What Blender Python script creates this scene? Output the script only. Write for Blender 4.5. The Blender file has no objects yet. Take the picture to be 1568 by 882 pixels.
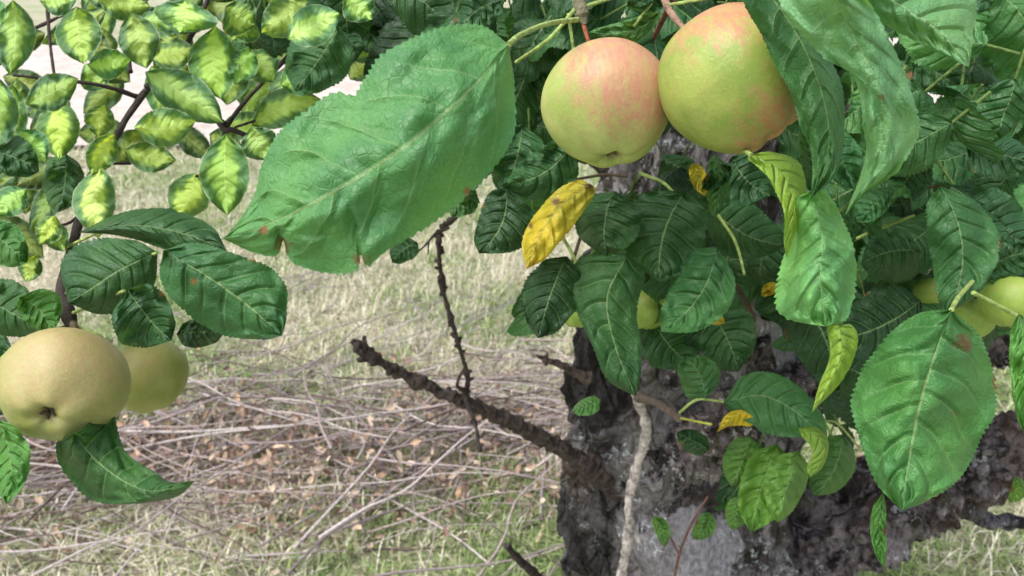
import bpy, math, random
import numpy as np
from mathutils import Vector
random.seed(7); rng=np.random.default_rng(7)
TH=math.radians(25); LENS=26.0; F=1568*LENS/36
C=np.array([0,0,1.55]); FW=np.array([0,math.cos(TH),-math.sin(TH)]); UP=np.array([0,math.sin(TH),math.cos(TH)]); RT=np.array([1.,0,0])
def P(u,v,d):
    u=np.asarray(u,float)[...,None]; v=np.asarray(v,float)[...,None]; d=np.asarray(d,float)[...,None]
    return C+d*(FW+RT*(u-784)/F+UP*(441-v)/F)
# ---------- numpy noise
def _h(i,j,k,s):
    n=(i*374761393+j*668265263+k*1274126177+s*974634777)&0xffffffff
    n=((n^(n>>13))*1274126177)&0xffffffff
    return ((n^(n>>16))&0xffff)/65535.0
def vn(p,s=0):
    p=np.asarray(p,float); i=np.floor(p).astype(np.int64); f=p-i; f=f*f*(3-2*f)
    r=0
    for a in (0,1):
        for b in (0,1):
            for c in (0,1):
                w=(f[...,0] if a else 1-f[...,0])*(f[...,1] if b else 1-f[...,1])*(f[...,2] if c else 1-f[...,2])
                r=r+w*_h(i[...,0]+a,i[...,1]+b,i[...,2]+c,s)
    return r*2-1
def fbm(p,o=4,s=0):
    r=0;a=1;p=np.asarray(p,float)
    for k in range(o):
        r=r+a*vn(p,s+k); p=p*2.03+3.1; a*=.5
    return r
def resamp(pts,n):
    pts=np.array(pts,float)
    m=len(pts)
    if m>2:
        e=np.vstack([2*pts[0]-pts[1],pts,2*pts[-1]-pts[-2]]); out=[]
        for i in range(m-1):
            p0,p1,p2,p3=e[i:i+4]; t=np.linspace(0,1,12,endpoint=False)[:,None]
            out.append(.5*((2*p1)+(-p0+p2)*t+(2*p0-5*p1+4*p2-p3)*t**2+(-p0+3*p1-3*p2+p3)*t**3))
        pts=np.vstack(out+[pts[-1:]])
    L=np.r_[0,np.cumsum(np.linalg.norm(np.diff(pts,axis=0),axis=1))]; L/=L[-1]
    t=np.linspace(0,1,n)
    return np.stack([np.interp(t,L,pts[:,k]) for k in range(pts.shape[1])],1)
# ---------- mesh accumulator
class Acc:
    def __init__(s): s.v=[];s.f=[];s.uv=[];s.c=[];s.n=0
    def add(s,v,f,uv=None,c=None):
        v=np.asarray(v,float).reshape(-1,3); n=len(v); f=np.asarray(f,np.int64)
        s.v.append(v); s.f.append(f+s.n); s.n+=n
        s.uv.append(np.zeros((n,2)) if uv is None else np.asarray(uv).reshape(-1,2))
        c=np.array([1,1,1.]) if c is None else np.asarray(c,float)
        s.c.append(np.broadcast_to(c,(n,3)) if c.ndim==1 else c.reshape(-1,3))
    def build(s,name,mat,parent=None,smooth=True):
        v=np.vstack(s.v); uv=np.vstack(s.uv); c=np.vstack(s.c)
        loops=np.concatenate([f.ravel() for f in s.f]); tot=np.concatenate([np.full(len(f),f.shape[1]) for f in s.f])
        me=bpy.data.meshes.new(name); me.vertices.add(len(v)); me.vertices.foreach_set('co',v.ravel())
        me.loops.add(len(loops)); me.loops.foreach_set('vertex_index',loops.astype(np.int32))
        me.polygons.add(len(tot)); me.polygons.foreach_set('loop_start',np.r_[0,np.cumsum(tot)[:-1]].astype(np.int32))
        me.polygons.foreach_set('loop_total',tot.astype(np.int32))
        me.polygons.foreach_set('use_smooth',np.full(len(tot),smooth))
        me.update(calc_edges=True)
        ul=me.uv_layers.new(name='UVMap'); ul.data.foreach_set('uv',uv[loops].ravel())
        ca=me.color_attributes.new('Col','FLOAT_COLOR','POINT'); ca.data.foreach_set('color',np.hstack([c,np.ones((len(c),1))]).ravel())
        me.materials.append(mat); me.validate()
        o=bpy.data.objects.new(name,me); bpy.context.scene.collection.objects.link(o)
        if parent: o.parent=parent
        return o
def grid_faces(nu,nv,wrap=False):
    i=np.arange(nu-1)[:,None]; j=np.arange(nv if wrap else nv-1)[None,:]; j2=(j+1)%nv
    return np.stack([i*nv+j,i*nv+j2,(i+1)*nv+j2,(i+1)*nv+j],-1).reshape(-1,4)
def tube_w(acc,pts,rad,nu=40,nv=8,amp=0,freq=30,c=(1,1,1),seed=0,knob=0):
    a=resamp(np.hstack([np.array(pts,float),np.array(rad,float)[:,None]]),nu)
    p=a[:,:3]; r=a[:,3]; t=np.gradient(p,axis=0); t/=np.linalg.norm(t,axis=1)[:,None]+1e-12
    ref=np.array([.31,.9,.3]); 
    if abs(t.mean(0)@ref)>.85: ref=np.array([1,.1,0.])
    n=ref-(t@ref)[:,None]*t; n/=np.linalg.norm(n,axis=1)[:,None]; b=np.cross(t,n)
    th=np.linspace(0,2*math.pi,nv,endpoint=False)
    d=n[:,None]*np.cos(th)[None,:,None]+b[:,None]*np.sin(th)[None,:,None]
    rr=r[:,None]*np.ones(nv)
    if knob: 
        k=np.clip(vn(np.stack([np.arange(nu)*.45,np.zeros(nu),np.full(nu,seed)],1),5),0,1)**1.0
        rr=rr*(1+knob*k[:,None])
    v=p[:,None]+d*rr[...,None]
    if amp: v=v+d*(amp*fbm(v*freq,4,seed))[...,None]
    acc.add(v,grid_faces(nu,nv,True),None,c)
    for e,idx in ((0,0),(1,nu-1)):
        cv=np.vstack([v[idx],p[idx:idx+1]]); fi=np.array([[k,(k+1)%nv,nv] for k in range(nv)])
        acc.add(cv,fi,None,c)
def tube(acc,pts,**k):
    a=np.array(pts,float); tube_w(acc,P(a[:,0],a[:,1],a[:,2]),a[:,3],**k)

# ---------- materials
def newmat(name):
    m=bpy.data.materials.new(name); m.use_nodes=True; nt=m.node_tree; nt.nodes.clear()
    return m,nt
class N:
    def __init__(s,nt): s.nt=nt
    def n(s,t,**k):
        x=s.nt.nodes.new(t)
        for a,b in k.items(): setattr(x,a,b)
        return x
    def l(s,a,b): s.nt.links.new(a,b)
    def m(s,op,a,b=None,c=None,clamp=False):
        x=s.n('ShaderNodeMath',operation=op,use_clamp=clamp)
        for i,q in enumerate((a,b,c)):
            if q is None: continue
            if isinstance(q,(int,float)): x.inputs[i].default_value=q
            else: s.l(q,x.inputs[i])
        return x.outputs[0]
    def mix(s,f,a,b,bt='MIX'):
        x=s.n('ShaderNodeMix',data_type='RGBA',blend_type=bt)
        for i,q in ((0,f),(6,a),(7,b)):
            if isinstance(q,(int,float)): x.inputs[i].default_value=q
            elif isinstance(q,tuple): x.inputs[i].default_value=(*q,1) if len(q)==3 else q
            else: s.l(q,x.inputs[i])
        return x.outputs[2]
    def noise(s,vec,scale,detail=4,rough=.55,dist=0):
        x=s.n('ShaderNodeTexNoise'); x.inputs['Scale'].default_value=scale; x.inputs['Detail'].default_value=detail
        x.inputs['Roughness'].default_value=rough; x.inputs['Distortion'].default_value=dist
        s.l(vec,x.inputs['Vector']); return x.outputs[0]
    def vor(s,vec,scale,feat='F1'):
        x=s.n('ShaderNodeTexVoronoi',feature=feat); x.inputs['Scale'].default_value=scale; s.l(vec,x.inputs['Vector']); return x.outputs[0]
    def ss(s,v,a,b,lo=0,hi=1):
        x=s.n('ShaderNodeMapRange',interpolation_type='SMOOTHSTEP'); s.l(v,x.inputs[0])
        for i,q in enumerate((a,b,lo,hi)): x.inputs[i+1].default_value=q
        return x.outputs[0]
    def bump(s,h,st,dist):
        x=s.n('ShaderNodeBump'); x.inputs['Strength'].default_value=st; x.inputs['Distance'].default_value=dist; s.l(h,x.inputs['Height']); return x.outputs[0]
def leaf_material(name,varieg=False):
    m,nt=newmat(name); g=N(nt)
    uv=g.n('ShaderNodeUVMap',uv_map='UVMap').outputs[0]; sep=g.n('ShaderNodeSeparateXYZ'); g.l(uv,sep.inputs[0])
    t=sep.outputs[0]; s=g.m('MULTIPLY_ADD',sep.outputs[1],2,-1); a=g.m('ABSOLUTE',s)
    pos=g.n('ShaderNodeNewGeometry').outputs['Position']
    col=g.n('ShaderNodeVertexColor',layer_name='Col').outputs[0]
    side=g.m('MULTIPLY',g.m('GREATER_THAN',s,0),.5)
    nz=g.noise(pos,26,1)
    ph=g.m('ADD',g.m('MULTIPLY',g.m('SUBTRACT',t,g.m('MULTIPLY',g.m('POWER',a,1.25),.2)),7),side)
    ph=g.m('ADD',ph,g.m('MULTIPLY',g.m('SUBTRACT',nz,.5),.9))
    fr=g.m('ABSOLUTE',g.m('SUBTRACT',g.m('FRACT',ph),.5))
    w=g.m('SUBTRACT',.5,fr)
    sec=g.ss(w,.0,.05,1,0); sec=g.m('MULTIPLY',sec,g.ss(a,.6,1.,1,.0))
    midr=g.ss(a,.008,.038,1,0)
    vein=g.m('MAXIMUM',midr,g.m('MULTIPLY',sec,.6))
    vv=g.vor(pos,300,'DISTANCE_TO_EDGE'); ret=g.ss(vv,.0,.12,1,0)
    big=g.noise(pos,22,4); fine=g.noise(pos,210,3); mid=g.noise(pos,70,3)
    if varieg:
        e=g.m('ADD',a,g.m('MULTIPLY',g.m('SUBTRACT',g.noise(pos,75,3,.6),.5),1.0)); e=g.m('ADD',e,g.m('MULTIPLY',w,-.22))
        c=g.mix(1.,col,g.mix(g.ss(fine,.3,.7),(.8,.85,.9),(1.2,1.15,1.1)),'MULTIPLY')
        c=g.mix(g.ss(e,.75,.50,0,.6),c,g.mix(1.,col,(2.2,1.65,1.1),'MULTIPLY'))
        c=g.mix(g.ss(e,.56,.28),c,g.mix(1.,col,(5.0,3.1,2.0),'MULTIPLY'))
        c=g.mix(g.ss(a,.93,.98,0,.5),c,(.48,.54,.32))
        c=g.mix(g.m('MULTIPLY',midr,.5),c,(.66,.72,.28))
    else:
        c=g.mix(g.ss(big,.35,.7),g.mix(1.,col,(.75,.82,.85),'MULTIPLY'),g.mix(1.,col,(1.2,1.12,.95),'MULTIPLY'))
        c=g.mix(g.m('MULTIPLY',ret,.09),c,(.22,.42,.12))
        c=g.mix(g.m('MULTIPLY',midr,.55),c,(.34,.50,.22))
        c=g.mix(g.m('MULTIPLY',sec,.30),c,(.30,.48,.20))
        sp=g.ss(g.noise(pos,75,4,.6),.76,.79)
        c=g.mix(sp,c,(.20,.09,.025))
    rim=g.m('MULTIPLY',g.ss(a,.93,.99),g.ss(g.noise(pos,38,2),.65,.72)); c=g.mix(rim,c,(.22,.11,.04))
    h=g.m('ADD',g.m('MULTIPLY',g.ss(w,0,.26),g.ss(a,.45,1,.95,.2)),g.m('MULTIPLY',vein,-.2))
    h=g.m('ADD',h,g.m('MULTIPLY',ret,-.12)); h=g.m('ADD',h,g.m('MULTIPLY',big,1.8)); h=g.m('ADD',h,g.m('MULTIPLY',mid,1.2)); h=g.m('ADD',h,g.m('MULTIPLY',fine,.15))
    b=g.bump(h,.75 if not varieg else .35,.0024)
    p=g.n('ShaderNodeBsdfPrincipled'); g.l(c,p.inputs['Base Color']); g.l(b,p.inputs['Normal'])
    g.l(g.m('MULTIPLY_ADD',big,.3,.33 if not varieg else .42),p.inputs['Roughness']); p.inputs['Specular IOR Level'].default_value=.5
    tr=g.n('ShaderNodeBsdfTranslucent'); g.l(g.mix(1.,c,(1.6,1.4,.5),'MULTIPLY'),tr.inputs[0]); g.l(b,tr.inputs['Normal'])
    ms=g.n('ShaderNodeMixShader'); ms.inputs[0].default_value=.3; g.l(p.outputs[0],ms.inputs[1]); g.l(tr.outputs[0],ms.inputs[2])
    o=g.n('ShaderNodeOutputMaterial'); g.l(ms.outputs[0],o.inputs[0]); return m
def col_material(name,rough=.8,bscale=200,bstr=.5,bdist=.002,trans=0,lo=.6):
    m,nt=newmat(name); g=N(nt); col=g.n('ShaderNodeVertexColor',layer_name='Col').outputs[0]
    pos=g.n('ShaderNodeNewGeometry').outputs['Position']
    nz=g.noise(pos,bscale,4,.65)
    c=g.mix(1.,col,g.mix(g.ss(nz,.3,.7),(lo,lo,lo),(1.25,1.22,1.2)),'MULTIPLY')
    p=g.n('ShaderNodeBsdfPrincipled'); g.l(c,p.inputs['Base Color']); p.inputs['Roughness'].default_value=rough
    p.inputs['Specular IOR Level'].default_value=.3
    g.l(g.bump(nz,bstr,bdist),p.inputs['Normal']); o=g.n('ShaderNodeOutputMaterial')
    if trans:
        tr=g.n('ShaderNodeBsdfTranslucent'); g.l(c,tr.inputs[0]); ms=g.n('ShaderNodeMixShader'); ms.inputs[0].default_value=trans
        g.l(p.outputs[0],ms.inputs[1]); g.l(tr.outputs[0],ms.inputs[2]); g.l(ms.outputs[0],o.inputs[0])
    else: g.l(p.outputs[0],o.inputs[0])
    return m
def bark_material(name):
    m,nt=newmat(name); g=N(nt); pos=g.n('ShaderNodeNewGeometry').outputs['Position']
    mp=g.n('ShaderNodeMapping'); g.l(pos,mp.inputs[0]); mp.inputs['Scale'].default_value=(1,1,.55); q=mp.outputs[0]
    n1=g.noise(q,8,5,.6,.6); n2=g.noise(q,34,5,.7,.4); n3=g.noise(q,150,4,.7)
    c=g.mix(g.ss(n1,.42,.56),(.055,.045,.043),(.24,.225,.235))
    c=g.mix(g.ss(n2,.50,.62,0,.8),c,(.36,.34,.355))
    c=g.mix(g.ss(n2,.485,.40,0,.96),c,(.014,.012,.012))
    br=g.ss(g.noise(q,6,3),.52,.62,0,.55); c=g.mix(br,c,(.13,.085,.062))
    gr=g.ss(g.noise(q,14,3),.60,.68,0,.4); c=g.mix(gr,c,(.10,.12,.05))
    ca=g.n('ShaderNodeVertexColor',layer_name='Col').outputs[0]; sx=g.n('ShaderNodeSeparateColor'); g.l(ca,sx.inputs[0])
    pf=g.m('SUBTRACT',sx.outputs[1],1,clamp=True); pc=g.mix(g.ss(n3,.3,.7),(.22,.215,.24),(.35,.34,.38)); pc=g.mix(g.ss(n1,.5,.62,0,.45),pc,(.15,.13,.13))
    pfn=g.ss(g.m('ADD',pf,g.m('MULTIPLY',g.m('SUBTRACT',n2,.5),1.4)),.34,.46); c=g.mix(pfn,c,pc)
    li=g.m('MULTIPLY',g.ss(g.noise(pos,80,5,.75),.56,.60),g.ss(g.noise(pos,9,2),.45,.55)); c=g.mix(g.m('MULTIPLY',li,.9),c,(.60,.67,.70))
    li2=g.ss(g.noise(pos,30,5,.7),.64,.69,0,.7); c=g.mix(li2,c,(.44,.46,.46))
    c=g.mix(g.ss(n3,.3,.6,.4,0),c,(.04,.03,.03))
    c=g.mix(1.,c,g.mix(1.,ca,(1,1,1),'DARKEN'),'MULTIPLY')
    h=g.m('ADD',g.m('MULTIPLY',n2,g.m('SUBTRACT',1.,g.m('MULTIPLY',pfn,.75))),g.m('MULTIPLY',n3,.3)); cr=g.vor(q,26,'DISTANCE_TO_EDGE'); h=g.m('ADD',h,g.m('MULTIPLY',g.m('MULTIPLY',g.ss(cr,0,.15),.4),g.m('SUBTRACT',1.,pfn)))
    p=g.n('ShaderNodeBsdfPrincipled'); g.l(c,p.inputs['Base Color']); p.inputs['Roughness'].default_value=.75; p.inputs['Specular IOR Level'].default_value=.3
    g.l(g.bump(h,1.,.026),p.inputs['Normal']); o=g.n('ShaderNodeOutputMaterial'); g.l(p.outputs[0],o.inputs[0]); return m
def ground_material():
    m,nt=newmat('dry_turf'); g=N(nt); pos=g.n('ShaderNodeNewGeometry').outputs['Position']
    n1=g.noise(pos,1.6,4); n2=g.noise(pos,14,5,.7); n3=g.noise(pos,90,4,.7)
    c=g.mix(g.ss(n1,.4,.62),(.50,.48,.35),(.32,.38,.18)); c=g.mix(g.ss(n2,.4,.65,0,.7),c,(.56,.54,.42)); c=g.mix(g.ss(n3,.5,.35,0,.6),c,(.18,.17,.09))
    p=g.n('ShaderNodeBsdfPrincipled'); g.l(c,p.inputs['Base Color']); p.inputs['Roughness'].default_value=.95
    g.l(g.bump(g.m('ADD',n2,n3),.8,.03),p.inputs['Normal']); o=g.n('ShaderNodeOutputMaterial'); g.l(p.outputs[0],o.inputs[0]); return m
def path_material():
    m,nt=newmat('pale_gravel'); g=N(nt); pos=g.n('ShaderNodeNewGeometry').outputs['Position']
    n2=g.noise(pos,5,5,.7); n3=g.vor(pos,45)
    c=g.mix(g.ss(n2,.35,.65),(.48,.42,.38),(.66,.60,.56)); c=g.mix(g.ss(n3,.2,.7,0,.35),c,(.36,.32,.28))
    p=g.n('ShaderNodeBsdfPrincipled'); g.l(c,p.inputs['Base Color']); p.inputs['Roughness'].default_value=.95
    g.l(g.bump(n3,.5,.01),p.inputs['Normal']); o=g.n('ShaderNodeOutputMaterial'); g.l(p.outputs[0],o.inputs[0]); return m
def apple_material(name,base,base2,blush,dirs,quat):
    m,nt=newmat(name); g=N(nt); tc=g.n('ShaderNodeTexCoord').outputs['Object']
    nn=g.n('ShaderNodeVectorMath',operation='NORMALIZE'); g.l(tc,nn.inputs[0]); d=nn.outputs[0]
    n1=g.noise(d,1.7,4); c=g.mix(g.ss(n1,.35,.65),base,base2)
    mp=g.n('ShaderNodeMapping'); g.l(d,mp.inputs[0]); mp.inputs['Scale'].default_value=(5,5,.9); st=g.noise(mp.outputs[0],2.2,5,.65)
    fn=g.noise(d,30,4,.7); md=g.noise(d,5,4,.65)
    b2=g.mix(g.ss(st,.38,.62),g.mix(.35,(*blush,1),(*base2,1)),blush)
    for (dv,lo,hi,am) in dirs:
        dt=g.n('ShaderNodeVectorMath',operation='DOT_PRODUCT'); g.l(d,dt.inputs[0]); dt.inputs[1].default_value=quat.inverted()@Vector(dv).normalized()
        f=g.m('ADD',dt.outputs['Value'],g.m('MULTIPLY',g.m('SUBTRACT',st,.5),.8)); f=g.m('ADD',f,g.m('MULTIPLY',g.m('SUBTRACT',md,.5),1.0))
        c=g.mix(g.ss(f,lo,hi,0,am),c,b2)
    sp=g.vor(d,14); c=g.mix(g.ss(sp,.05,.10,.5,0),c,(.60,.56,.32))
    c=g.mix(g.ss(fn,.50,.72,0,.35),c,(.32,.26,.10)); c=g.mix(g.ss(fn,.48,.3,0,.25),c,(.55,.58,.28)); c=g.mix(g.ss(md,.48,.7,0,.28),c,(.40,.30,.12))
    sx=g.n('ShaderNodeSeparateXYZ'); g.l(tc,sx.inputs[0])
    rr=g.m('POWER',g.m('ADD',g.m('POWER',sx.outputs[0],2.),g.m('POWER',sx.outputs[1],2.)),.5)
    rr=g.m('ADD',rr,g.m('MULTIPLY',g.m('SUBTRACT',md,.5),.2))
    c=g.mix(g.ss(rr,.06,.20,.85,0),c,(.12,.10,.035))
    p=g.n('ShaderNodeBsdfPrincipled'); g.l(c,p.inputs['Base Color']); g.l(g.m('MULTIPLY_ADD',fn,.2,.34),p.inputs['Roughness']); p.inputs['Specular IOR Level'].default_value=.45
    p.inputs['Subsurface Weight'].default_value=.08; p.inputs['Subsurface Radius'].default_value=(.6,.5,.15); p.inputs['Subsurface Scale'].default_value=.004
    g.l(g.bump(g.m('ADD',g.m('MULTIPLY',md,.8),g.m('MULTIPLY',fn,.2)),.22,.004),p.inputs['Normal']); o=g.n('ShaderNodeOutputMaterial'); g.l(p.outputs[0],o.inputs[0]); return m
LEAF=leaf_material('apple_leaf_surface'); VAR=leaf_material('variegated_leaf_surface',True)
BARK=bark_material('old_bark'); TWIG=col_material('twig_bark',.75,160,.7,.004); DTW=col_material('dead_bark',.8,110,1.,.008,0,.35); BLADE=col_material('grass_blade',.75,60,.1,.001,.2); DRY=col_material('dry_leaf',.8,120,.4,.002,.15)

def empty(name):
    o=bpy.data.objects.new(name,None); bpy.context.scene.collection.objects.link(o); return o
tree=empty('apple_tree'); shrub=empty('variegated_shrub')

# ---------- leaf building
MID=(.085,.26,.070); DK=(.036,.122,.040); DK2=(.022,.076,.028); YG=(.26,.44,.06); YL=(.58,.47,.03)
leaves=Acc(); seedc=[0]
def quilt(t,s,n=7,ph=0):
    a=np.abs(s); p=(t-.2*a**1.25)*n+np.where(s>0,.5,0)+.2*vn(np.stack([t*4,s*1.5,t*0+ph],-1))
    return np.abs(np.sin(np.pi*p))**.7*np.clip(1.25-a,0,1)*np.minimum(1,a*5)*np.minimum(1,t*6)*np.minimum(1,(1-t)*6)
def scol(nv): 
    x=np.linspace(-1,1,nv); return np.sign(x)*(1-(1-np.abs(x))**1.25)
def loft(mid,e1,e2,d,de=(0.01,0.01),col=MID,nu=150,nv=32,teeth=42,ser=.045,wave=.006,q=.0012,depths=None,acc=None,wf=3.,spots=()):
    """leaf blade spanned between its midrib and its two margins"""
    seedc[0]+=1; sd=seedc[0]; main=acc is None; acc=acc or leaves
    M=resamp(mid,nu); A=resamp([mid[0]]+list(e1)+[mid[-1]],nu); B=resamp([mid[0]]+list(e2)+[mid[-1]],nu)
    t=np.linspace(0,1,nu); T=t[:,None]*np.ones(nv); S=np.ones(nu)[:,None]*scol(nv)
    tri=lambda x:np.where(x<.72,x/.72,(1-x)/.28)
    jt=lambda o:((t*teeth+1.2*vn(np.stack([t*11,t*0+o,t*0+sd],1))+o)%1)
    rag=.05 if main else .02
    s1=1.2*ser*(tri(jt(0))-.5)*(1+.7*vn(np.stack([t*23,t*0,t*0+sd],1))); s2=1.2*ser*(tri(jt(.4))-.5)*(1+.7*vn(np.stack([t*23,t*0+5,t*0+sd],1)))
    k1=1+rag*fbm(np.stack([t*7,t*0,t*0+sd],1),2); k2=1+rag*fbm(np.stack([t*7,t*0+7,t*0+sd],1),2)
    dA=(A-M)*k1[:,None]; dB=(B-M)*k2[:,None]
    ab=np.abs(S)[...,None]; E=np.where(S[...,None]<0,dA[:,None],dB[:,None]); sr=np.where(S<0,s1[:,None],s2[:,None])[...,None]
    UV=M[:,None]+E*(ab+sr*ab**14)
    if depths is None: depths=[d,d] if np.isscalar(d) else d
    D=np.interp(T,np.linspace(0,1,len(depths)),depths)
    env=np.sin(np.pi*np.clip(T,0.0,1))**.5
    D=D+np.where(S<0,de[0],de[1])*np.abs(S)**1.4*env
    D=D+wave*fbm(np.stack([T*wf,S*1.1,T*0+sd*3.7],-1),3,sd)*(0.25+np.abs(S))*1.2
    D=D-q*quilt(T,S,7,sd)+.35*q*np.exp(-(S/.03)**2)
    if main: D=D+q*.8*fbm(np.stack([T*9,S*3.5,T*0+sd],-1),3,sd+4)
    V=P(UV[...,0],UV[...,1],D)
    cc=np.array(col)*(1+.12*(random.random()-.5))*np.ones(V.shape)
    for (su,sv,sr_) in spots:
        dd=np.hypot(UV[...,0]-su,UV[...,1]-sv)/sr_+.5*vn(np.stack([UV[...,0]*.15,UV[...,1]*.15,T*0],-1),3)
        k=np.clip(1.6-1.3*dd,0,1)[...,None]; cc=cc*(1-k)+np.array([.20,.10,.04])*k
    acc.add(V,grid_faces(nu,nv),np.stack([T,(S+1)/2],-1),cc)
def leafs(b,tip,w,d,col=MID,bend=.1,asym=0,de=(.01,.012),nu=100,nv=20,wave=.008,acc=None,teeth=30,ser=.055,depths=None,prof=1.):
    """ovate leaf from base, tip and breadth"""
    b=np.array(b,float); tip=np.array(tip,float); L=np.linalg.norm(tip-b); ax=(tip-b)/L; nr=np.array([-ax[1],ax[0]])
    t=np.linspace(0,1,9); M=b+(tip-b)*t[:,None]+nr*(bend*L*4*t*(1-t))[:,None]
    h=np.sin(np.pi*t[1:-1]**(.85*prof))**.6*w/2
    A=M[1:-1]-nr*(h*(1-asym))[:,None]; B=M[1:-1]+nr*(h*(1+asym))[:,None]
    sp=[]
    if random.random()<.15: 
        k=random.randint(1,6); e=(A if random.random()<.5 else B)[k]; sp=[(e[0],e[1],random.uniform(4,8))]
    loft(list(map(tuple,M)),list(map(tuple,A)),list(map(tuple,B)),d,de,col,nu,nv,teeth,ser,wave,.0011,depths,acc,spots=sp)
# hero leaves
loft([(779,68),(735,122),(680,175),(600,238),(500,300),(420,340),(342,366)],
 [(735,40),(660,50),(590,85),(560,118),(543,146),(520,142),(498,150),(445,190),(402,250),(388,300),(360,345)],
 [(788,130),(787,205),(745,265),(716,292),(700,312),(650,352),(590,385),(562,408),(552,388),(546,414),(500,418),(456,408),(440,392),(434,368),(424,392),(390,388)],
 .26,(.022,.012),(.105,.31,.105),320,70,56,.03,.008,.0026,depths=[.285,.262,.25,.252,.262,.28],wf=3.5,spots=[(553,398,11),(434,376,11),(402,352,7),(716,294,6)])
loft([(1262,-40),(1310,60),(1345,130),(1352,200),(1338,260),(1294,330)],[(1190,-10),(1258,85),(1305,115),(1322,195),(1322,250)],[(1325,-5),(1362,60),(1392,130),(1408,205),(1375,262),(1330,292)],.3,(.03,.012),(.20,.45,.19),150,34,35,.05,.013,.0022,depths=[.27,.285,.29,.30,.315],spots=[(1350,150,5)])
loft([(1165,-30),(1225,60),(1255,130),(1270,200),(1262,260),(1242,305)],[(1135,-10),(1168,60),(1205,130),(1225,190),(1243,240)],[(1225,-10),(1268,80),(1290,135),(1292,200),(1282,262)],.33,(.0,.02),(.05,.17,.055),120,24,depths=[.33,.33,.335,.345],wave=.01)
loft([(1290,-60),(1380,10),(1440,50),(1484,103)],[(1390,-60),(1490,-10),(1490,50)],[(1300,-10),(1360,40),(1430,78)],.3,(.01,.02),(.19,.43,.18),90,24)
loft([(1150,236),(1195,262),(1215,310),(1212,350),(1205,395)],[(1182,232),(1226,250),(1234,295),(1222,345)],[(1146,244),(1178,275),(1200,325),(1200,370)],.36,(.012,-.006),YG,80,16,20,.05,.004,.0005)
loft([(1240,292),(1258,360),(1256,430),(1264,500)],[(1268,296),(1304,365),(1310,425),(1298,490)],[(1216,310),(1208,375),(1188,440),(1200,486)],.35,(.015,.02),(.18,.46,.16),130,30,30,.05,.012,.0022)
loft([(1285,498),(1288,540),(1268,590),(1243,632)],[(1268,500),(1270,545),(1254,590)],[(1306,500),(1314,530),(1290,582)],.352,(.01,.01),YG,70,14,14,.03,.003,.0004)
loft([(1457,474),(1432,540),(1408,620),(1392,700),(1380,782)],[(1500,518),(1522,600),(1511,660),(1472,730),(1418,768)],[(1400,482),(1340,530),(1306,600),(1318,680),(1345,742)],.35,(.02,.016),(.090,.28,.078),200,50,48,.04,.012,.0027,spots=[(1475,525,12),(1412,592,3),(1462,632,3)])
loft([(250,383),(310,418),(370,460),(432,514)],[(300,372),(380,395),(434,430),(440,480)],[(246,430),(290,482),(340,512),(400,519)],.42,(.012,.02),(.048,.17,.06),130,34,36,.04,.010,.0020,spots=[(296,432,5)])
loft([(242,386),(185,412),(140,442),(104,464)],[(235,440),(195,472),(150,480)],[(200,366),(140,366),(96,402)],.45,(.012,.01),DK,90,24,26)
loft([(120,356),(200,345),(280,357),(348,384)],[(190,324),(260,320),(322,346)],[(190,362),(260,386),(312,392)],.47,(.02,.0),DK,90,22,26)
loft([(112,664),(150,708),(200,742),(240,752),(299,736)],[(168,632),(192,690),(236,722),(262,738)],[(84,682),(100,730),(150,768),(222,770),(272,760)],.43,(.02,.012),(.04,.14,.035),130,28,34,.05,.012,.0014,depths=[.43,.44,.43,.41,.40])
loft([(905,282),(862,312),(832,350),(806,412)],[(880,276),(838,306),(800,366)],[(912,292),(893,322),(862,366),(836,396)],.48,(.01,.01),YL,100,22,26,spots=[(850,310,7),(905,284,9),(880,276,5),(812,345,5)])
loft([(962,388),(930,455),(942,530),(974,608)],[(985,420),(975,480),(985,545)],[(890,395),(868,440),(902,520),(930,580)],.50,(.01,.012),(.034,.12,.036),110,24)
loft([(1108,616),(1170,606),(1230,640),(1264,694)],[(1140,576),(1200,575),(1262,640)],[(1130,640),(1190,668),(1240,672)],.55,(.014,.01),(.06,.20,.07),110,24)
loft([(1222,655),(1255,672),(1262,700),(1240,732)],[(1250,655),(1268,675),(1262,712)],[(1228,668),(1244,690),(1236,715)],.54,(.01,-.004),YG,60,12,14,.04,.003,.0004)
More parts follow.
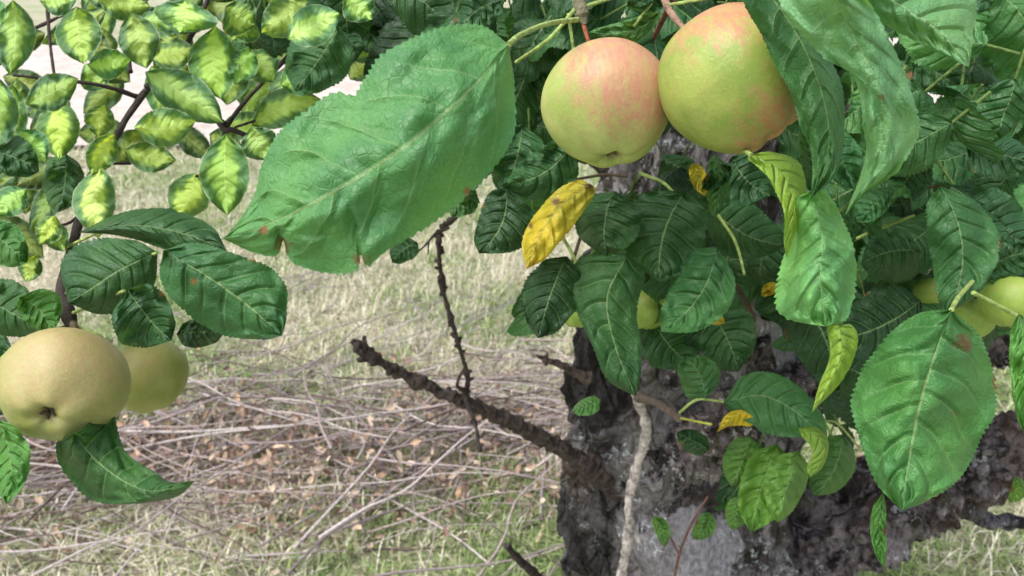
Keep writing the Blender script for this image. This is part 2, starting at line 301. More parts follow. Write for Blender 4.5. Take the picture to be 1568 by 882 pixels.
S=[# b,tip,w,d,col
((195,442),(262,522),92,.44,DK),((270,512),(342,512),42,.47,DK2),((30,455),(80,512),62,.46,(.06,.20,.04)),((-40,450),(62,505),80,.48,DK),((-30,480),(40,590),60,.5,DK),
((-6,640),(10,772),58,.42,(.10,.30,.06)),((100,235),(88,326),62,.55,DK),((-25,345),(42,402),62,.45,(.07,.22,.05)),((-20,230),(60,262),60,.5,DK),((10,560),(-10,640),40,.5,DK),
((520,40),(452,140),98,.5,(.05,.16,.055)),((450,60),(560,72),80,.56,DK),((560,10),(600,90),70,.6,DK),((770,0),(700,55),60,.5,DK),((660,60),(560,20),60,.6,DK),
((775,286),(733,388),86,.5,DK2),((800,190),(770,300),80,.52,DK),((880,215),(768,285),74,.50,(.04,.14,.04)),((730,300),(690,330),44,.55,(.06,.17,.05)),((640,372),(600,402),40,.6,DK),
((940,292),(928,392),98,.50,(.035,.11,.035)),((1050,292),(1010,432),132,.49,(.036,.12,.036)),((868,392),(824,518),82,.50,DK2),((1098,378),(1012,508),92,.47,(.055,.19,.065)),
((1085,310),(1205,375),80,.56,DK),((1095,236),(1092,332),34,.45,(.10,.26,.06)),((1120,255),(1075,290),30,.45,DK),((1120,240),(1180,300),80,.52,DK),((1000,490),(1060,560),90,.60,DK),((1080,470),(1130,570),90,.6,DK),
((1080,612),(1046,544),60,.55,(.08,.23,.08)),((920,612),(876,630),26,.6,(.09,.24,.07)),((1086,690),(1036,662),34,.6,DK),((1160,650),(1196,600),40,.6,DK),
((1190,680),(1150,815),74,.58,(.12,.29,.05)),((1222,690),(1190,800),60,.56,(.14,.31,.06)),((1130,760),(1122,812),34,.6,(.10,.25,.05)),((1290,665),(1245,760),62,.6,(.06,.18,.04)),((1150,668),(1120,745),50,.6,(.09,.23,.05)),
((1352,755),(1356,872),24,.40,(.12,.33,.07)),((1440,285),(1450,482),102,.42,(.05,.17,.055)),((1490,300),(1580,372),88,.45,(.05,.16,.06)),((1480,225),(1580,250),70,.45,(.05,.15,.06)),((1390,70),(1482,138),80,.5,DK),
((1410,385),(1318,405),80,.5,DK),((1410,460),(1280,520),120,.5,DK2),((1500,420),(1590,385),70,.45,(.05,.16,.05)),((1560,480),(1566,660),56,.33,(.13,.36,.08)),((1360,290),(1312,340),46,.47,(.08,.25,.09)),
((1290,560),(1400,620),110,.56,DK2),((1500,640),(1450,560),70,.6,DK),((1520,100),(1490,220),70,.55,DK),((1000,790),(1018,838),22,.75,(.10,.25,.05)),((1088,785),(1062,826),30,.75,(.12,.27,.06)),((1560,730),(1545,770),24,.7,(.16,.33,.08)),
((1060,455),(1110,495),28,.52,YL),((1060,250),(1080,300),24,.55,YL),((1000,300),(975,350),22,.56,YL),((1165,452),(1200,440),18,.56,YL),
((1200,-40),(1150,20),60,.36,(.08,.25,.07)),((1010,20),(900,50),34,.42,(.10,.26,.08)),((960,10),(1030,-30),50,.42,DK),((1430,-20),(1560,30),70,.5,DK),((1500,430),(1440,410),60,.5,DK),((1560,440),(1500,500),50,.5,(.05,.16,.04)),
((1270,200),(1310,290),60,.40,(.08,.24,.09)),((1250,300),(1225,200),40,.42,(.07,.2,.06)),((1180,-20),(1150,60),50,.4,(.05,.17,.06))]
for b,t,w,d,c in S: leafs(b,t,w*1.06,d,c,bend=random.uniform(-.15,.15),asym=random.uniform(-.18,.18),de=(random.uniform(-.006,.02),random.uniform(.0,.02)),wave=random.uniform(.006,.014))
loft([(1156,640),(1132,632),(1098,662)],[(1140,628),(1112,634)],[(1150,652),(1118,652)],.55,(.005,.005),(.80,.58,.02),50,10,8,.05,.004,.0003)
def template(seed):
    nu,nv=72,14; t=np.linspace(0,1,nu)[:,None]*np.ones(nv); s=np.ones(nu)[:,None]*scol(nv)
    h=(np.sin(np.pi*t**.87)**.6)*.33*(1+.08*vn(np.stack([t*5,t*0+(s>0),t*0+seed],-1))); sw=.13*(((t*26+vn(np.stack([t*9,t*0,t*0+seed],-1)))%1)-.5)*np.abs(s)**14; bend=.16*vn(np.array([[seed*1.7,0,0]]))[0]
    x=s*h*(1+sw)+bend*4*t*(1-t); y=t.copy(); z=-.5*np.abs(s)**1.3*h+.25*t*(1-t)-.25*t*t*(1+vn(np.array([[seed*2.7,3,0]]))[0])
    z=z+.16*fbm(np.stack([t*3,s,t*0+seed*5.3],-1),3,seed)*(.3+np.abs(s))+.014*quilt(t,s,7,seed)
    return np.stack([x,y,z],-1).reshape(-1,3),grid_faces(nu,nv),np.stack([t,(s+1)/2],-1).reshape(-1,2)
TPL=[template(k) for k in range(14)]
def place(acc,pos,L,tipdir,nrm,col,tpl=None):
    v,f,uv=tpl or random.choice(TPL); y=np.array(tipdir,float); y/=np.linalg.norm(y); z=np.array(nrm,float); z-=z@y*y; z/=np.linalg.norm(z); x=np.cross(y,z)
    acc.add(pos+L*(v[:,:1]*x+v[:,1:2]*y+v[:,2:3]*z),f,uv,np.array(col)*random.uniform(.75,1.3))
twigs=Acc()
def fill(u0,u1,v0,v1,d0,d1,n,cols,down=.6,L=(.055,.085)):
    for _ in range(n):
        d=random.uniform(d0,d1); p=P(random.uniform(u0,u1),random.uniform(v0,v1),d)
        td=np.array([random.gauss(0,.8),random.gauss(0,.5),random.gauss(-down,.5)]); nr=np.array([random.gauss(0,.5),-.55+random.gauss(0,.4),.75])
        place(leaves,p,random.uniform(*L),td,nr,random.choice(cols))
        tube_w(twigs,[p,p-np.array(td)/np.linalg.norm(td)*.02+[0,0,.006]],[.0009,.0011],nu=3,nv=5,c=(.12,.2,.05))
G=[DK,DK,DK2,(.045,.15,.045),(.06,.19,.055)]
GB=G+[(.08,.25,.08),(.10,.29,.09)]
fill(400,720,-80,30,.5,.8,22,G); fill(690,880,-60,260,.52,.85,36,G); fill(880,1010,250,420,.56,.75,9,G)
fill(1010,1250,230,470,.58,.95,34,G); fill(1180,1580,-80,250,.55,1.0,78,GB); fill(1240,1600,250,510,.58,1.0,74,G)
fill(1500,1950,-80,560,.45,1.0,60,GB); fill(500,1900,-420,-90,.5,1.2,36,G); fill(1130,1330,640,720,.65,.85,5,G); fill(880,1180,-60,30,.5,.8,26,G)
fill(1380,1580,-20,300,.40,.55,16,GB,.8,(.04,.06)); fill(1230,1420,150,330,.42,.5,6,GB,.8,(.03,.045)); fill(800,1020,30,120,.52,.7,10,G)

# ---------- twigs and petioles
BR=(.075,.055,.045); PG=(.34,.46,.14)
def tw(pts,c=BR,**k): tube(twigs,pts,c=c,**k)
tw([(779,68,.285,.0012),(800,52,.31,.0012),(840,36,.36,.0012),(885,30,.41,.0015)],PG)
tw([(880,-60,.43,.004),(888,0,.42,.0035),(892,25,.42,.003),(896,38,.42,.0015)],(.20,.19,.12),amp=.0008,freq=150,knob=.5)
tw([(892,30,.42,.0013),(900,60,.42,.0013),(908,82,.415,.0015)],(.40,.13,.07)); tw([(870,20,.42,.001),(882,100,.43,.001)],PG)
tw([(880,15,.42,.0013),(840,60,.42,.001),(790,95,.46,.001)],PG); tw([(895,10,.42,.0012),(960,-10,.42,.001)],PG)
tw([(1010,-40,.42,.003),(1022,10,.41,.0022),(1050,48,.40,.0016)],(.30,.20,.14)); tw([(1030,0,.42,.002),(1000,60,.5,.0015)],(.20,.08,.05))
tw([(1022,8,.41,.001),(1080,-2,.39,.001),(1130,-10,.37,.001)],PG); tw([(1010,-10,.42,.001),(970,40,.42,.001)],PG)
tw([(1457,474,.35,.0012),(1470,452,.38,.0012),(1500,420,.45,.0014)],PG); tw([(1490,448,.4,.0012),(1570,490,.42,.0012)],PG)
tw([(1150,237,.36,.0012),(1130,225,.4,.0012),(1090,200,.45,.0014)],PG)
tw([(240,120,.62,.002),(215,150,.6,.0025),(180,205,.58,.0025),(135,300,.55,.0028),(98,430,.52,.004),(104,480,.50,.005),(110,500,.5,.004)],(.05,.04,.035),amp=.0006,freq=200,knob=.3)
tw([(98,380,.53,.0012),(150,356,.48,.001)],PG); tw([(100,450,.51,.001),(242,386,.45,.001)],PG); tw([(110,480,.5,.0012),(190,445,.45,.001)],PG); tw([(115,500,.5,.0015),(160,520,.5,.001),(175,560,.55,.001)],PG)
tw([(110,490,.5,.003),(120,520,.49,.0015)],(.2,.15,.1))
tw([(100,500,.5,.0012),(40,520,.47,.0012),(-10,560,.45,.0012)],PG); tw([(100,440,.52,.002),(180,480,.5,.0018),(200,510,.5,.001)],(.22,.10,.07),knob=.6)
tw([(1040,632,.56,.0012),(1068,612,.55,.001),(1108,615,.55,.001)],PG); tw([(1042,640,.57,.001),(1090,650,.55,.001)],(.4,.42,.08))
tw([(980,608,.80,.004),(1010,618,.7,.0035),(1040,640,.58,.003)],(.16,.12,.10),amp=.0012,freq=150,knob=.8)
tw([(1240,670,.6,.001),(1275,645,.62,.001),(1320,690,.64,.001)],PG); tw([(1260,640,.6,.001),(1300,720,.7,.001)],PG)
tw([(1100,400,.6,.002),(1150,480,.65,.0025),(1150,540,.8,.003)],(.12,.08,.06))
for a,b in [((860,360),(900,470)),((960,270),(880,275)),((980,265),(1040,305)),((1100,330),(1140,420)),((1280,380),(1400,330)),((1390,300),(1440,285)),((870,420),(900,300))]:
    tw([(a[0],a[1],.56,.0014),((a[0]+b[0])/2+6,(a[1]+b[1])/2-5,.55,.0012),(b[0],b[1],.52,.001)],random.choice([PG,(.15,.11,.08)]))
# ---------- woody structure
bark=Acc()
def trunk():
    z=np.array([-.05,.25,.5,.7,.9,1.1,1.3,1.6,2.1]); x=np.array([.30,.30,.297,.293,.292,.297,.305,.34,.42]); y=np.array([1.05]*7+[1.1,1.2]); r=np.array([.24,.20,.185,.178,.178,.178,.17,.13,.09])
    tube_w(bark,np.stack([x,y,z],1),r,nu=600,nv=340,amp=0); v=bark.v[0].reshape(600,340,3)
    cen=v.mean(1,keepdims=True); dv=v-cen; rr=np.linalg.norm(dv,axis=2,keepdims=True); n=dv/rr
    q=v*[1,1,.5]
    X,Z=v[...,0],v[...,2]
    pal=1.4*np.exp(-((X-.265)/.085)**2-((Z-.68)/.075)**2)+1.1*np.exp(-((X-.165)/.024)**2-((Z-.90)/.10)**2)+1.1*np.exp(-((X-.36)/.07)**2-((Z-1.1)/.15)**2)+.9*np.exp(-((X-.30)/.06)**2-((Z-.88)/.07)**2)
    pal=np.clip(pal,0,1)*(v[...,1]<1.05)
    big=fbm(q*7,3,3)*.032; rid=((1-np.abs(fbm(q*19,3,9)))**2-.5)*.024*(1-.85*pal); fine=fbm(q*80,3,12)*.0045*(1-.6*pal)
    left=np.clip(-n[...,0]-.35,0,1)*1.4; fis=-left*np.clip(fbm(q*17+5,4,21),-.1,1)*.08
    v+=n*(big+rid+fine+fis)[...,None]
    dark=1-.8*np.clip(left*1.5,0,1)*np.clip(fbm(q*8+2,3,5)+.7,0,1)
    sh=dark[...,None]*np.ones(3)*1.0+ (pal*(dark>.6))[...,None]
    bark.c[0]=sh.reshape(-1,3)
trunk()
def limb(pts,amp,freq,nu,nv,seed,c=(1,1,1),knob=0): tube(bark,pts,nu=nu,nv=nv,amp=amp,freq=freq,seed=seed,c=c,knob=knob)
limb([(1080,900,1.38,.10),(1200,850,1.33,.09),(1300,790,1.28,.075),(1420,730,1.25,.06),(1580,680,1.25,.05),(1800,560,1.4,.045)],.030,28,300,140,31,(1,.95,.95))
limb([(1040,720,1.08,.03),(1110,655,1.05,.04),(1180,605,1.05,.035),(1290,575,1.08,.03),(1420,545,1.1,.028),(1600,500,1.2,.03)],.018,45,240,80,33,(1.,.92,.87),.35)
limb([(1120,560,1.15,.07),(1260,480,1.2,.06),(1400,360,1.25,.05),(1540,150,1.3,.04),(1600,-60,1.4,.03)],.014,30,200,80,35,(.8,.8,.85))
limb([(1500,-60,1.0,.012),(1520,30,1.0,.012),(1540,110,1.05,.01),(1600,200,1.1,.01)],.003,60,60,16,36,(.5,.5,.55))
limb([(1580,10,.9,.006),(1530,70,.95,.008),(1500,140,1.0,.008)],.002,60,60,16,37,(.5,.5,.55))
limb([(1150,500,1.02,.012),(1165,560,1.0,.02),(1150,640,1.05,.012)],.006,60,80,40,39,(.6,.55,.5))
limb([(1330,640,1.1,.015),(1370,700,1.15,.02),(1500,790,1.3,.014),(1600,800,1.3,.01)],.006,50,100,40,40,(.7,.7,.75))
db=Acc()
def dead(pts,**k): tube(db,pts,**k)
DB=(.075,.058,.052)
dead([(965,760,1.24,.020),(925,728,1.15,.017),(880,700,1.12,.012),(800,655,1.08,.0095),(715,617,1.04,.009),(640,585,1.02,.0075),(585,556,1.0,.0065),(562,540,.99,.0075),(540,520,.98,.004)],nu=320,nv=24,amp=.0042,freq=75,c=DB,seed=2,knob=.35)
dead([(556,535,.99,.005),(558,515,.98,.003)],nu=10,nv=8,amp=.001,freq=90,c=DB); dead([(563,548,.99,.006),(548,552,.98,.003)],nu=10,nv=8,amp=.001,freq=90,c=DB)
main=resamp([(965,760),(925,728),(880,700),(800,655),(715,617),(640,585),(585,556),(540,520)],200)
for k in range(26):
    i=random.randint(40,195); u,v=main[i]; dd=1.24-.26*i/200-.02; s=random.choice([-1,1]); a=random.uniform(8,15)
    dead([(u,v,dd,.006),(u+random.uniform(-5,5),v+s*a,dd-.005,.003)],nu=8,nv=8,amp=.0012,freq=150,c=DB,seed=k)
tp=[(700,330,.9,.0035),(676,352,.92,.003),(672,385,.93,.003),(680,450,.96,.003),(700,520,.99,.003),(716,578,1.02,.003),(714,610,1.03,.004),(728,650,1.0,.0027),(735,692,.98,.002)]
dead(tp,nu=120,nv=10,amp=.0010,freq=150,c=DB,seed=5,knob=.9)
mt=resamp(tp,100)
for k in range(26):
    i=random.randint(5,95); u,v,dd,_=mt[i]; s=random.choice([-1,1])
    dead([(u,v,dd,.003),(u+s*random.uniform(6,9),v-random.uniform(0,5),dd,.0022)],nu=6,nv=7,amp=.0006,freq=200,c=DB,seed=k)
dead([(716,600,1.03,.004),(700,590,1.0,.0025),(712,560,1.0,.0015)],nu=20,nv=8,amp=.0008,freq=150,c=DB)
dead([(672,352,.92,.002),(640,385,.95,.0012),(600,402,.95,.0008)],nu=20,nv=6,c=DB); dead([(688,348,.9,.002),(660,365,.9,.0012),(655,390,.9,.0008)],nu=20,nv=6,c=DB)
dead([(900,580,1.02,.007),(860,560,1.0,.005),(822,545,.98,.003)],nu=40,nv=10,amp=.002,freq=120,c=(.12,.09,.08),knob=.6)
dead([(835,560,1.0,.003),(838,540,1.0,.002)],nu=8,nv=6,c=(.12,.09,.08))
dead([(775,835,1.3,.005),(800,862,1.35,.008),(840,900,1.4,.01)],nu=40,nv=10,amp=.002,freq=90,c=DB)
dead([(790,340,1.0,.03),(760,350,.98,.022),(740,372,.97,.008)],nu=40,nv=20,amp=.008,freq=60,c=(.05,.04,.04))
db.build('dead_branch',DTW)
ls=Acc(); LG=(.56,.51,.48)
tube(ls,[(968,598,.84,.003),(984,628,.85,.0045),(990,665,.86,.0056),(975,715,.87,.0052),(962,770,.88,.005),(963,815,.89,.0056),(948,900,.92,.005)],nu=120,nv=14,amp=.0014,freq=130,c=LG,seed=4,knob=.3)
tube(ls,[(963,808,.89,.0035),(978,828,.89,.003),(984,832,.89,.002)],nu=12,nv=8,amp=.001,freq=150,c=LG); tube(ls,[(985,690,.86,.003),(994,686,.86,.001)],nu=6,nv=6,c=LG)
tube(ls,[(986,640,.86,.003),(975,622,.86,.003),(970,605,.85,.002)],nu=12,nv=8,c=(.4,.35,.33))
ls.build('bare_pale_twig',DTW)
tw([(1030,900,.85,.0015),(1040,850,.8,.0015),(1060,800,.76,.0012),(1084,760,.75,.001)],(.18,.09,.07)); tw([(1040,850,.8,.001),(1015,800,.76,.001)],(.18,.09,.07))
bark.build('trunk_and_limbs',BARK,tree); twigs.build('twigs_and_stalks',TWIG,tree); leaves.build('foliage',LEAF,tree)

# ---------- variegated shrub
vl=Acc(); vt=Acc()
def vleaf(b,tip,w,d,bright=1.):
    c=np.array((.085,.205,.07))*bright*np.array([random.uniform(.85,1.15),1,random.uniform(.8,1.3)])
    b=np.array(b,float); tip=np.array(tip,float); L=np.linalg.norm(tip-b); ax=(tip-b)/L; nr=np.array([-ax[1],ax[0]])
    t=np.linspace(0,1,9); M=b+(tip-b)*t[:,None]+nr*(random.uniform(-.08,.08)*L*4*t*(1-t))[:,None]
    h=np.sin(np.pi*t[1:-1]**.95)**.8*w/2
    loft(list(map(tuple,M)),list(map(tuple,M[1:-1]-nr*h[:,None])),list(map(tuple,M[1:-1]+nr*h[:,None])),d,(random.uniform(-.004,.01),random.uniform(-.004,.01)),c,44,14,6,.05,.007,.0002,None,vl,4.)
VL=[((118,10),(128,98),66),((20,0),(15,115),60),((330,40),(338,152),72),((222,110),(342,188),62),((200,20),(225,105),58),((285,0),(275,50),90),((380,20),(350,60),60),((400,-10),(470,10),60),
((135,100),(200,92),44),((40,160),(120,120),52),((90,150),(92,245),62),((160,160),(150,210),44),((205,195),(300,185),56),((345,205),(348,330),72),((155,255),(150,365),62),((300,265),(268,335),60),((190,230),(270,245),44),((175,205),(140,268),44),
((385,192),(492,152),54),((385,195),(410,245),54),((380,80),(420,125),50),((470,0),(400,50),60),((530,-10),(570,30),50),((270,55),(240,90),50),((20,130),(15,238),46),((0,120),(-20,240),60),((30,200),(70,250),44),((55,390),(40,432),36),
((40,290),(-5,330),44),((85,330),(60,375),38),((70,340),(100,385),36),((345,10),(390,40),60),((440,60),(520,20),60),((60,0),(120,-10),50),((150,0),(230,10),50),((290,100),(250,150),44),((430,130),(480,110),50),((380,70),(360,130),44),((230,90),(300,75),46),((0,40),(-30,0),50)]
for b,t,w in VL: vleaf(b,t,w*1.1,random.uniform(.46,.56),random.uniform(.8,1.3))
for _ in range(95):
    u=random.uniform(-40,540); v=random.uniform(-60,330)
    if v>150+ (540-u)*.45: continue
    a=random.uniform(0,6.28); L=random.uniform(60,95)
    vleaf((u,v),(u+L*math.cos(a),v+L*math.sin(a)*.9+15),random.uniform(36,54),random.uniform(.6,.85),random.uniform(.4,.95))
for _ in range(50):
    u=random.uniform(-500,-40); v=random.uniform(-200,420); a=random.uniform(0,6.28); L=80
    vleaf((u,v),(u+L*math.cos(a),v+L*math.sin(a)),46,random.uniform(.5,.85),random.uniform(.5,1))
DT=(.045,.03,.03)
for pts in [[(70,-40,.6,.0015),(76,60,.58,.0012),(88,150,.55,.001)],[(225,135,.6,.0025),(290,60,.62,.002),(330,-30,.65,.002)],[(215,150,.6,.002),(150,130,.58,.0015),(20,115,.56,.001)],[(180,200,.58,.0015),(120,330,.57,.001),(60,345,.56,.001)],
  [(330,180,.58,.002),(345,200,.56,.002),(360,200,.55,.002),(420,230,.56,.0015)],[(240,120,.6,.002),(300,150,.6,.002),(345,190,.57,.0018)],[(345,195,.57,.0018),(380,150,.6,.0015),(460,60,.65,.002),(500,-40,.7,.002)],[(360,195,.57,.001),(390,185,.55,.001)],
  [(345,200,.56,.001),(320,260,.56,.001),(300,270,.55,.001)],[(200,250,.58,.001),(150,255,.56,.001),(120,290,.57,.001)],[(0,60,.6,.002),(60,40,.6,.0015),(118,12,.55,.001)],[(-40,100,.7,.003),(60,230,.65,.002),(120,300,.6,.001)],[(200,110,.65,.0015),(190,20,.7,.0015)]]:
    tube(vt,pts,nu=30,nv=7,c=DT,amp=.0003,freq=200,knob=.3)
vl.build('leaves',VAR,shrub); vt.build('twigs',TWIG,shrub)

# ---------- apples (calyx end points towards the given side: right, up, towards the viewer's side)
def apple(u,v,d,rpx,cal_dir,mp,hs=.90,stem=None,seed=0,lob=.02):
    R=rpx*d/F; nth=120; nph=160; loc=P(u,v,d)
    f=Vector(loc-C).normalized(); r_=f.cross(Vector((0,0,1))).normalized(); u_=r_.cross(f)
    axis=-(r_*cal_dir[0]+u_*cal_dir[1]-f*cal_dir[2]); quat=axis.to_track_quat('Z','Y')
    mat=apple_material('apple_skin',*mp,quat)
    th=np.linspace(0,math.pi,nth)[:,None]*np.ones(nph); ph=np.ones(nth)[:,None]*np.linspace(0,2*math.pi,nph,endpoint=False)
    r=1-.42*np.exp(-(th/.27)**2)-.27*np.exp(-((math.pi-th)/.20)**2)
    r=r*(1+lob*np.cos(5*ph+seed)*np.clip(-np.cos(th)*1.2+.15,0,1))*(1+.03*vn(np.stack([np.sin(th)*np.cos(ph)*1.1,np.sin(th)*np.sin(ph)*1.1,np.cos(th)*1.1+seed],-1),seed))
    taper=1-.06*np.clip(-np.cos(th),0,1)+.02*np.cos(th)
    x=r*np.sin(th)*np.cos(ph)*taper; y=r*np.sin(th)*np.sin(ph)*taper; z=r*np.cos(th)*hs
    a=Acc(); a.add(np.stack([x,y,z],-1),grid_faces(nth,nph,True))
    o=a.build('apple',mat); o.location=loc; o.scale=(R,)*3
    o.rotation_mode='QUATERNION'; o.rotation_quaternion=quat
    cal=Acc(); zb=-.73*hs
    for k in range(5):
        an=k*1.257; b=np.array([math.cos(an)*.04,math.sin(an)*.04,zb+.02]); tube_w(cal,[b,b+[math.cos(an)*.03,math.sin(an)*.03,-.08],b+[math.cos(an)*.08,math.sin(an)*.08,-.12]],[.03,.026,.008],nu=8,nv=6,c=(.12,.09,.05))
    tube_w(cal,[(0,0,zb+.04),(0,0,zb-.02)],[.06,.05],nu=4,nv=10,c=(.04,.03,.02))
    cal.build('calyx',TWIG,o)
    if stem:
        st=Acc(); tube_w(st,[(0,0,.52*hs),(.02,0,.8*hs),(stem[0],stem[1],stem[2])],[.03,.025,.03],nu=14,nv=8,c=(.25,.14,.07)); st.build('stalk',TWIG,o)
    return o
BL=(.54,.21,.16)
A1=((.32,.41,.10),(.42,.47,.15),BL,[((.40,-.45,.70),.02,.80,.92)])
A2=((.23,.33,.055),(.34,.41,.09),(.52,.19,.12),[((-.10,.0,1),.38,.95,.9),((.72,-.50,-.45),.38,1.0,.85)])
A3=((.29,.31,.09),(.39,.38,.145),(.48,.30,.17),[((.3,-.3,.8),.1,1.1,.6)])
A4=((.24,.28,.06),(.31,.33,.09),(.42,.25,.10),[((.1,-.5,.75),.6,1.1,.4)])
A5=((.23,.37,.055),(.30,.42,.075),(.42,.40,.10),[((.1,-.5,.75),.9,1.3,.3)])
apple(930,161,.42,100,(.12,-.88,.42),A1,.95,(-.1,.1,1.05),1)
apple(1121,124,.385,111,(.66,-.70,.20),A2,1.03,(-.1,.1,1.0),2)
apple(99,590,.45,90,(-.42,-.46,.78),A3,.94,(0,0,.95),3)
apple(224,574,.55,61,(.1,-.95,-.2),A4,.95,(-.1,0,1.1),4)
apple(1489,487,.50,33,(.1,-.9,.2),A5,.95,(0,0,1.1),5)
apple(1548,462,.46,44,(.1,-.9,.1),A5,.95,(0,0,1.1),6)
apple(884,478,.62,26,(0,-1,0),A5,.95,(0,0,1.1),7)
apple(988,474,.60,34,(0,-1,0),A5,.95,(0,0,1.1),8)
apple(1430,452,.6,30,(0,-1,0),A5,.95,(0,0,1.1),9)

# ---------- ground
gr=Acc()
xs=np.concatenate([-np.geomspace(250,6,25),np.linspace(-5.8,5.8,170),np.geomspace(6,250,25)]); ys=np.concatenate([-np.geomspace(250,1,20),np.linspace(-.9,10,170),np.geomspace(10.2,300,25)])
X,Y=np.meshgrid(xs,ys,indexing='ij'); gh=lambda x,y:.02*vn(np.stack([x*1.5,y*1.5,x*0],-1),4)+.012*vn(np.stack([x*7,y*7,x*0],-1),8)
gr.add(np.stack([X,Y,gh(X,Y)],-1),grid_faces(len(xs),len(ys))[:,::-1]); gr.build('ground',ground_material())
pa=Acc(); xs2=np.linspace(-60,60,200); w=np.linspace(0,1,12); X,W=np.meshgrid(xs2,w,indexing='ij')
Yp=6.4+.5*np.sin(X*.3)+W*7+.15*vn(np.stack([X*2,W*0,X*0],-1)); pa.add(np.stack([X,Yp,.035+.02*np.sin(W*math.pi)+0*X],-1),grid_faces(200,12)[:,::-1]); pa.build('gravel_path',path_material())
def blades(n,x0,x1,y0,y1,L0,L1,wd,lean=1.15):
    x=rng.uniform(x0,x1,n); y=rng.uniform(y0,y1,n); ny=vn(np.stack([x*1.3,y*1.3,x*0],1),3)+.6*vn(np.stack([x*5,y*5,x*0],1),6)
    L=rng.uniform(L0,L1,n); a=rng.uniform(0,2*np.pi,n); ln=np.clip(rng.normal(lean,.35,n),.1,1.5)
    dx=np.cos(a)*np.sin(ln)*L; dy=np.sin(a)*np.sin(ln)*L; dz=np.cos(ln)*L+.004; z=gh(x,y)
    px=-np.sin(a)*wd*rng.uniform(.6,1.4,n)/2; py=np.cos(a)*wd/2
    b=np.stack([x,y,z],1); p=np.stack([px,py,0*px],1); m=b+np.stack([dx*.5,dy*.5,dz*.75],1); t=b+np.stack([dx,dy,dz],1)
    V=np.stack([b-p,b+p,m+p*.8,m-p*.8,t],1).reshape(-1,3); i=np.arange(n)[:,None]*5
    straw=np.array([.68,.64,.46]); pale=np.array([.82,.80,.66]); grn=np.array([.38,.50,.21]); dg=np.array([.21,.32,.10])
    k=rng.random(n); gsel=(ny+rng.normal(0,.45,n)+np.clip((1.95-y)*.9,-.1,.7))>.0
    c=np.where(gsel[:,None],np.where((k<.6)[:,None],grn,dg),np.where((k<.5)[:,None],straw,pale))*rng.uniform(.75,1.15,(n,1))
    return V,i+[0,1,2,3],i+[3,2,4],np.repeat(c,5,0)
ga=Acc()
for args in [(50000,-2.3,2.3,1.2,2.8,.04,.12,.0045),(50000,-3.2,3.2,2.8,4.6,.03,.10,.005),(30000,-5,5,4.6,6.7,.04,.10,.007),(8000,-4,4,-1,1.2,.03,.08,.004)]:
    V,f4,f3,c=blades(*args); ga.add(V,f4,None,c); ga.f.append(f3+ga.n-len(V))
ga.build('grass',BLADE,smooth=False)
bp=Acc()
def gz(x,y): return float(gh(np.array([x]),np.array([y]))[0])
def stick(x,y,L,a,h,r,c):
    n=6; t=np.linspace(-.5,.5,n); px=x+np.cos(a)*L*t; py=y+np.sin(a)*L*t; w=np.cumsum(rng.normal(0,.024*L,n)); w2=np.cumsum(rng.normal(0,.014*L,n))
    z=gz(x,y)+h+w2+rng.uniform(-.08,.08)*t*L
    tube_w(bp,np.stack([px-np.sin(a)*w,py+np.cos(a)*w,np.maximum(z,gz(x,y)+.006)],1),np.linspace(r,r*.4,n),nu=14,nv=5,c=c)
SC=[(.42,.36,.37),(.30,.255,.26),(.56,.50,.49),(.14,.10,.095),(.40,.33,.32)]
for _ in range(700):
    x=random.uniform(-2.3,.45); y=random.gauss(2.08,.28)+.10*x
    a=random.choice([random.gauss(.15,.30),random.gauss(-.35,.35),random.gauss(.9,.5)])
    stick(x,max(1.4,y),random.uniform(.25,1.1),a,abs(random.gauss(.045,.05)),random.uniform(.0014,.0048),np.array(random.choice(SC))*random.uniform(.7,1.25))
for _ in range(60):
    stick(random.uniform(-1.3,.1),random.uniform(2.4,3.5),random.uniform(.3,1.0),random.gauss(1.0,.4),abs(random.gauss(.05,.05)),random.uniform(.0015,.0034),np.array((.38,.35,.35))*random.uniform(.7,1.2))
for x,y,L,a,r in [(-.35,1.75,.9,-.75,.006),(-1.5,1.95,1.5,.08,.010),(-1.6,1.7,1.2,-.12,.008),(-.6,2.0,1.3,.2,.005),(-1.3,1.6,.8,.5,.004),(-.45,2.75,.55,1.0,.005)]: stick(x,y,L,a,.06,r,(.58,.53,.51))
for _ in range(60): stick(random.uniform(.7,2.2),random.uniform(1.4,3),random.uniform(.2,.7),random.uniform(0,3.1),.02,random.uniform(.0015,.003),(.34,.28,.26))
bp.build('brush_pile_of_cut_twigs',TWIG)
n=7600; x=rng.uniform(-2.4,.5,n); y=np.maximum(1.4,rng.normal(2.05,.22,n)+.1*x); cl=vn(np.stack([x*3,y*4,x*0],1),14); keep=cl+rng.normal(0,.3,n)-np.clip((x+.3)*.4,0,1)>.15; x=x[keep]; y=y[keep]
x=np.r_[x,rng.uniform(-2.5,2.5,350)]; y=np.r_[y,rng.uniform(1.3,4.2,350)]; n=len(x)
s=rng.uniform(.006,.016,n); q=rng.normal(0,1,(n,3)); q[:,2]=np.abs(q[:,2])+.3; q/=np.linalg.norm(q,axis=1)[:,None]; r=rng.normal(0,1,(n,3)); a1=np.cross(q,r); a1/=np.linalg.norm(a1,axis=1)[:,None]; a2=np.cross(q,a1)
cen=np.stack([x,y,gh(x,y)+np.abs(rng.normal(.03,.05,n))*np.where(np.arange(n)<n-350,1,.3)+.006],1); S1=s[:,None]
V=np.stack([cen-a1*S1*1.3,cen-a1*S1*.3+a2*S1*.6+q*S1*.4,cen+a1*S1*.7+a2*S1*.5+q*S1*.35,cen+a1*S1*1.4+q*S1*.3,cen+a1*S1*.6-a2*S1*.55+q*S1*.4,cen-a1*S1*.4-a2*S1*.6+q*S1*.3,cen+a1*S1*.1],1).reshape(-1,3)
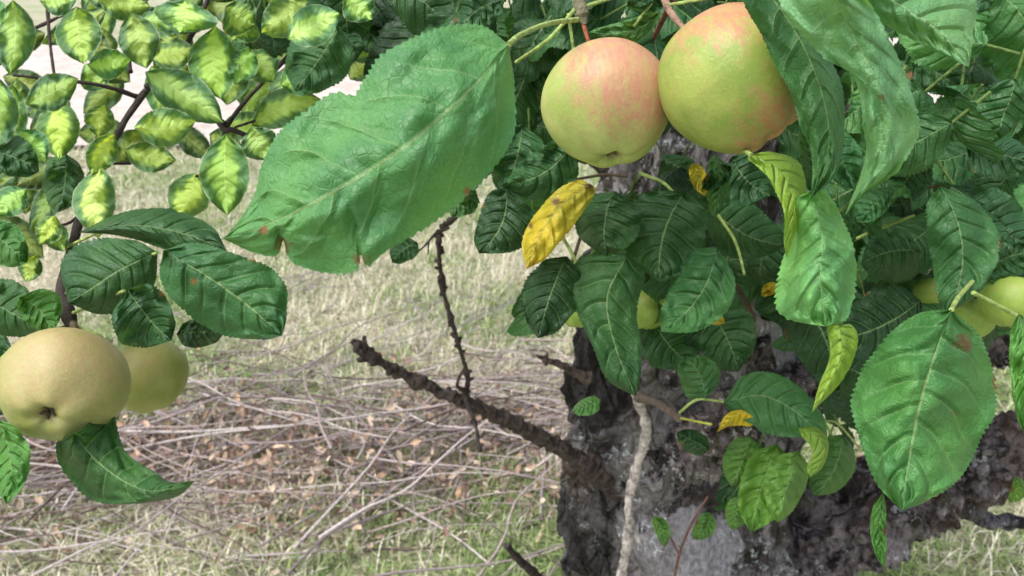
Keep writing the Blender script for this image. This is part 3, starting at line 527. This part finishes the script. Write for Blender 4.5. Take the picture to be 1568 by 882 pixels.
i=np.arange(n)[:,None]*7; f=np.concatenate([i+[0,1,6],i+[1,2,6],i+[2,3,6],i+[3,4,6],i+[4,5,6],i+[5,0,6]])
pal=np.array([(.48,.33,.23),(.60,.45,.33),(.34,.23,.18),(.22,.16,.14),(.68,.56,.45)]); c=pal[rng.integers(0,5,n)]*rng.uniform(.7,1.25,(n,1))
fl=Acc(); fl.add(V,f,None,np.repeat(c,7,0)); fl.build('fallen_leaves',DRY)

# ---------- light, world, camera
sc=bpy.context.scene
EL,AZ=60,238
w=bpy.data.worlds.new('World'); sc.world=w; w.use_nodes=True; nt=w.node_tree; bg=nt.nodes['Background']
sky=nt.nodes.new('ShaderNodeTexSky'); sky.sky_type='NISHITA'; sky.sun_disc=False; sky.sun_elevation=math.radians(EL); sky.sun_rotation=math.radians(AZ); sky.dust_density=5; sky.air_density=1.0
hs=nt.nodes.new('ShaderNodeHueSaturation'); hs.inputs['Saturation'].default_value=.45; hs.inputs['Value'].default_value=1.65
nt.links.new(sky.outputs[0],hs.inputs['Color']); nt.links.new(hs.outputs[0],bg.inputs[0]); bg.inputs[1].default_value=.15
sd=bpy.data.lights.new('sun','SUN'); sd.energy=1.8; sd.angle=math.radians(35); sd.color=(1,.97,.93); so=bpy.data.objects.new('sun',sd); sc.collection.objects.link(so)
el=math.radians(EL); az=math.radians(AZ); dirv=Vector((math.sin(az)*math.cos(el),math.cos(az)*math.cos(el),math.sin(el))); so.rotation_mode='QUATERNION'; so.rotation_quaternion=dirv.to_track_quat('Z','Y'); so.location=(0,-3,6)
cd=bpy.data.cameras.new('camera'); cd.lens=LENS; cd.sensor_width=36; cd.clip_start=.01; cd.clip_end=1000; co=bpy.data.objects.new('camera',cd); sc.collection.objects.link(co)
co.location=tuple(C); co.rotation_euler=(math.pi/2-TH,0,0); sc.camera=co
cd.dof.use_dof=True; cd.dof.focus_distance=.38; cd.dof.aperture_fstop=18
sc.view_settings.view_transform='Standard'; sc.view_settings.look='None'; sc.view_settings.exposure=0
